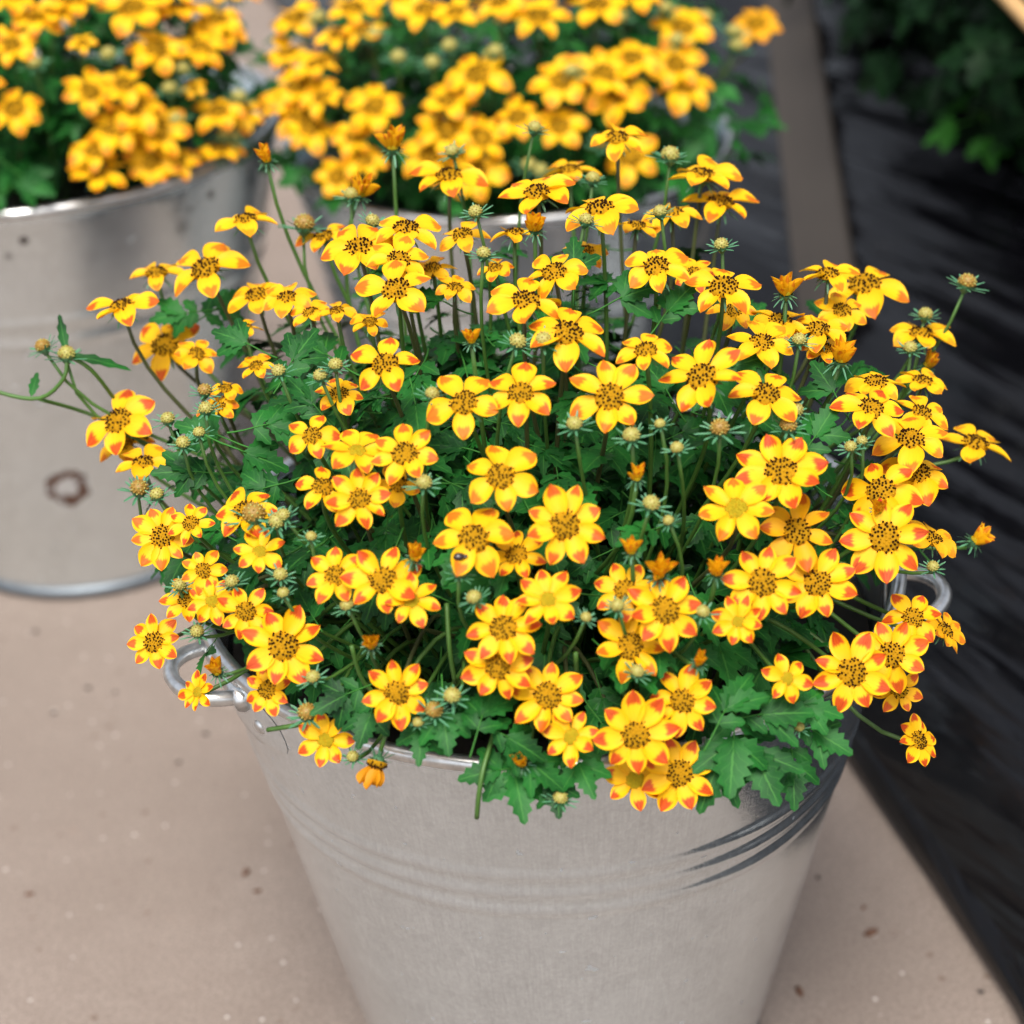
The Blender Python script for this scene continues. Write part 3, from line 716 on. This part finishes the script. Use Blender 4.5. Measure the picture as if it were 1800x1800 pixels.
# beetle on a petal
bp = dome_hit(806, 979, fp.c, fp.ax, -.004)
v, f, _ = lathe([(.0001, -.0012), (.0012, -.0010), (.0020, 0), (.0017, .0008), (.0008, .0014), (.0001, .0016)], 10)
mb = MB(); mb.add([(x*1.25, y*.9, z) for x, y, z in v], f); mb.add([(x*.5+.0023, y*.5, z*.5) for x, y, z in v], f)
o = obj('beetle', mb.build('beetle', 'beetle')); o.location = bp; tag(o, 'tiny dark beetle sitting on a yellow petal', 'beetle')

BACK = [(660,187,118,6,.35),(640,282,90,6,.3),(592,310,90,6,.4),(840,130,128,5,.35),(785,178,105,6,.2),(785,226,130,7,.45),(845,242,110,7,.4),(910,205,100,6,.35),(983,222,105,6,.35),(985,142,115,6,.4),(1060,130,125,7,.35),
 (1088,165,120,6,.35),(1112,102,110,6,.3),(1200,48,115,6,.35),(1190,112,110,6,.45),(1203,147,118,6,.35),(945,28,125,6,.2),(748,16,115,6,.2),(838,302,118,6,.45),(1110,277,110,5,.6),(555,112,95,6,.1),(505,92,95,6,.15),
 (522,150,110,6,.35),(566,170,90,6,.2),(530,200,120,7,.4),(545,225,110,6,.4),(640,52,95,5,.1),(592,62,90,6,.1),(800,22,100,6,.1),(1050,8,120,6,.15),(1330,42,100,6,.4),(755,272,110,6,.5),
 (520,30,110,6,.1),(620,12,110,6,.1),(880,5,110,6,.1),(620,240,85,6,.4),(700,-15,110,6,.1),(1110,-10,110,6,.1),(500,185,95,6,.3)]
bp_ = Plant('back', 'leafy yellow-flowered plant in the bucket against the black sheeting', (.185, .175, .165), 11)
for x, y, w_, n_, k in BACK: bp_.flower(x, y, w_*.92, n_, k, 0, 0, amt=.6, age=.5 if x > 1300 else 0)  # rightmost flower dimmed by shade painted into its petals
for t in ((790,80),(1005,125),(1190,70),(880,35),(930,290),(1290,55),(1295,80),(660,60),(700,100),(1090,30),(870,90),(560,30),(1240,30),(1170,15),(760,110),(950,300),(1055,250,1)): bp_.bud(t[0], t[1], t[2] if len(t) > 2 else 0, 26)
bp_.leaves(298, 420, (.158, .155, .142), .036, spill=True)
LEFT = [(20,78,100,6,.4),(62,28,100,6,.15),(92,18,90,6,.1),(25,190,105,6,.3),(145,75,60,5,.2),(275,85,118,6,.25),(352,85,105,6,.3),(158,160,105,6,.4),(218,148,105,6,.2),(238,190,112,6,.3),(200,228,110,6,.25),
 (278,232,122,7,.35),(165,265,95,6,.2),(172,300,115,7,.25),(268,285,105,8,.55),(312,285,85,6,.4),(385,195,105,6,.25),(428,197,85,6,.3),(385,265,95,6,.05),(232,12,125,6,.2),(322,15,105,6,.1),(380,32,105,6,.15),(398,58,90,6,.15),
 (130,-2,110,6,.1),(20,-10,110,6,.1),(410,-15,100,6,.1),(300,-20,110,6,.1),(120,0,90,6,.1),(-40,60,100,6,.2),(-40,150,100,6,.2),(340,155,50,5,.2)]
lp_ = Plant('left', 'leafy yellow-flowered plant in the rust-stained bucket', (.195, .185, .165), 17)
for x, y, w_, n_, k in LEFT: lp_.flower(x, y, w_*.92, n_, k, 0, 0, amt=.7)
for t in ((298,155),(310,210),(395,235),(410,240),(190,95),(60,110),(320,120),(420,170)): lp_.bud(t[0], t[1], 0, 26)
lp_.leaves(298, 420, (.168, .162, .138), .038)

# ---------------------------------------------------------------- dark shrub on the bank
def shrub(name, label, centre, ax, n, size, meshes, seed, stems=6):
    rnd = random.Random(seed); root = empty(name, Vector((centre.x, centre.y, centre.z-ax.z*.8))); tag(root, label, 'shrub')
    mb = MB()
    for i in range(n):
        d = Vector((rnd.gauss(0, 1), rnd.gauss(0, 1), rnd.gauss(0, 1))).normalized(); q = rnd.random()**.4
        p = Vector((d.x*ax.x, d.y*ax.y, d.z*ax.z))*q + centre
        m = frame((d*.6+UPV*.6+Vector((rnd.gauss(0, .3), rnd.gauss(0, .3), 0))), Vector((rnd.gauss(0, 1), rnd.gauss(0, 1), rnd.gauss(0, .5)))).to_4x4() @ Matrix.Diagonal((size*rnd.uniform(.6, 1.3),)*3 + (1,)); m.translation = p
        me = meshes[i % len(meshes)]
        mb.add([m @ v.co - root.location for v in me.vertices], [tuple(f.vertices) for f in me.polygons])
    o = obj('foliage', mb.build('shrub_foliage', meshes[0].materials[0].name), root); o['kind'] = 'stuff'
    for i in range(stems):
        a = rnd.uniform(0, 6.28); tip = Vector((math.cos(a)*ax.x*.8, math.sin(a)*ax.y*.8, ax.z*rnd.uniform(.5, 1.5)))
        v, f = tube(bez(Vector((0, 0, -.02)), Vector((0, 0, ax.z*.5)), tip*.6, tip, 8), .002, 5); obj('branch', mesh('branch', v, f, 'stem_brown'), root)
    return root
sc_ = on_sheet(1700, 265)
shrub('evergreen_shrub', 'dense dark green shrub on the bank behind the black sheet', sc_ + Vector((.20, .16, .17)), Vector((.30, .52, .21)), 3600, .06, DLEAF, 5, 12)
shrub('dark_hedge', 'tall dark hedge rising at the far end of the black sheet', Vector((1.22, 3.4, 1.0)), Vector((.85, .55, 1.05)), 3600, .15, DLEAF, 8, 14)  # unseen hedge, added to keep sky reflection off the black sheet
pl = on_sheet(1750, 262)
r2 = empty('seedling', pl); tag(r2, 'bright green seedling sprouting at the edge of the dark shrub', 'seedling')
for a in (0.2, 1.3, 2.3, 3.4, 4.5, 5.6):
    m = frame(Vector((math.cos(a)*.3-.3, math.sin(a)*.3-.5, 1)), Vector((math.cos(a), math.sin(a), .2))).to_4x4() @ Matrix.Diagonal((.05, .05, .05, 1)); m.translation = Vector((-.02, -.03, .04)); obj('leaf', BLEAF[0], r2, m)
v, f = tube([(0, 0, -.02), (-.008, -.012, .01), (-.02, -.03, .042)], .0016, 6); obj('stem', mesh('stem', v, f, 'stem'), r2)
# cane lying across the shrub, top corner
c0 = CAM + ray(1755, -20)*1.35; c1 = CAM + ray(1830, 60)*1.28
v, f = tube([c0+(c0-c1)*2, c0, c1, c1+(c1-c0)*6], .0055, 10); tag(obj('bamboo_cane', mesh('cane', v, f, 'cane')), 'pale tan cane resting in the dark shrub', 'cane')

# ---------------------------------------------------------------- debris on the pavement
deb = [(62,1110,.0030,1),(155,1210,.0030,1),(203,1217,.0022,1),(95,1254,.0026,1),(362,1291,.0030,1),(315,1340,.0026,1),(432,1534,.0034,0),(453,1567,.0026,0),(1530,1641,.0042,0),(1405,1744,.0038,0),(1724,1744,.0026,1),(1437,1543,.0024,1),(52,1572,.0026,0),(1118+400,1596,.002,0)]
WH = ('in front of the rust-stained bucket', 'between the ear-handled bucket and black sheet')
for i, (px, py, r, dk) in enumerate(deb):
    d = ray(px, py); p = CAM + d*(-CAM.z/d.z); rnd = random.Random(i)
    vs, fs, _ = lathe([(.0001, -.05), (.7, .0), (1, .25), (.7, .5), (.0001, .62)], 8)
    r *= .72
    vs = [(x*r*(1.5 if not dk else 1.1)*rnd.uniform(.75, 1.2), y*r*.8*rnd.uniform(.75, 1.2), z*r) for x, y, z in vs]
    o = obj('dirt_crumb' if dk else 'leaf_fragment', mesh('debris', vs, fs, 'debris_dark' if dk else 'debris')); o.location = (p.x, p.y, 0); o.rotation_euler.z = rnd.random()*6
    tag(o, ('dark crumb of dirt on pavement ' if dk else 'reddish-brown leaf fragment on pavement ') + WH[px > 900], 'dirt crumb' if dk else 'leaf fragment', 'dirt crumbs on the pavement' if dk else 'leaf fragments on the pavement')
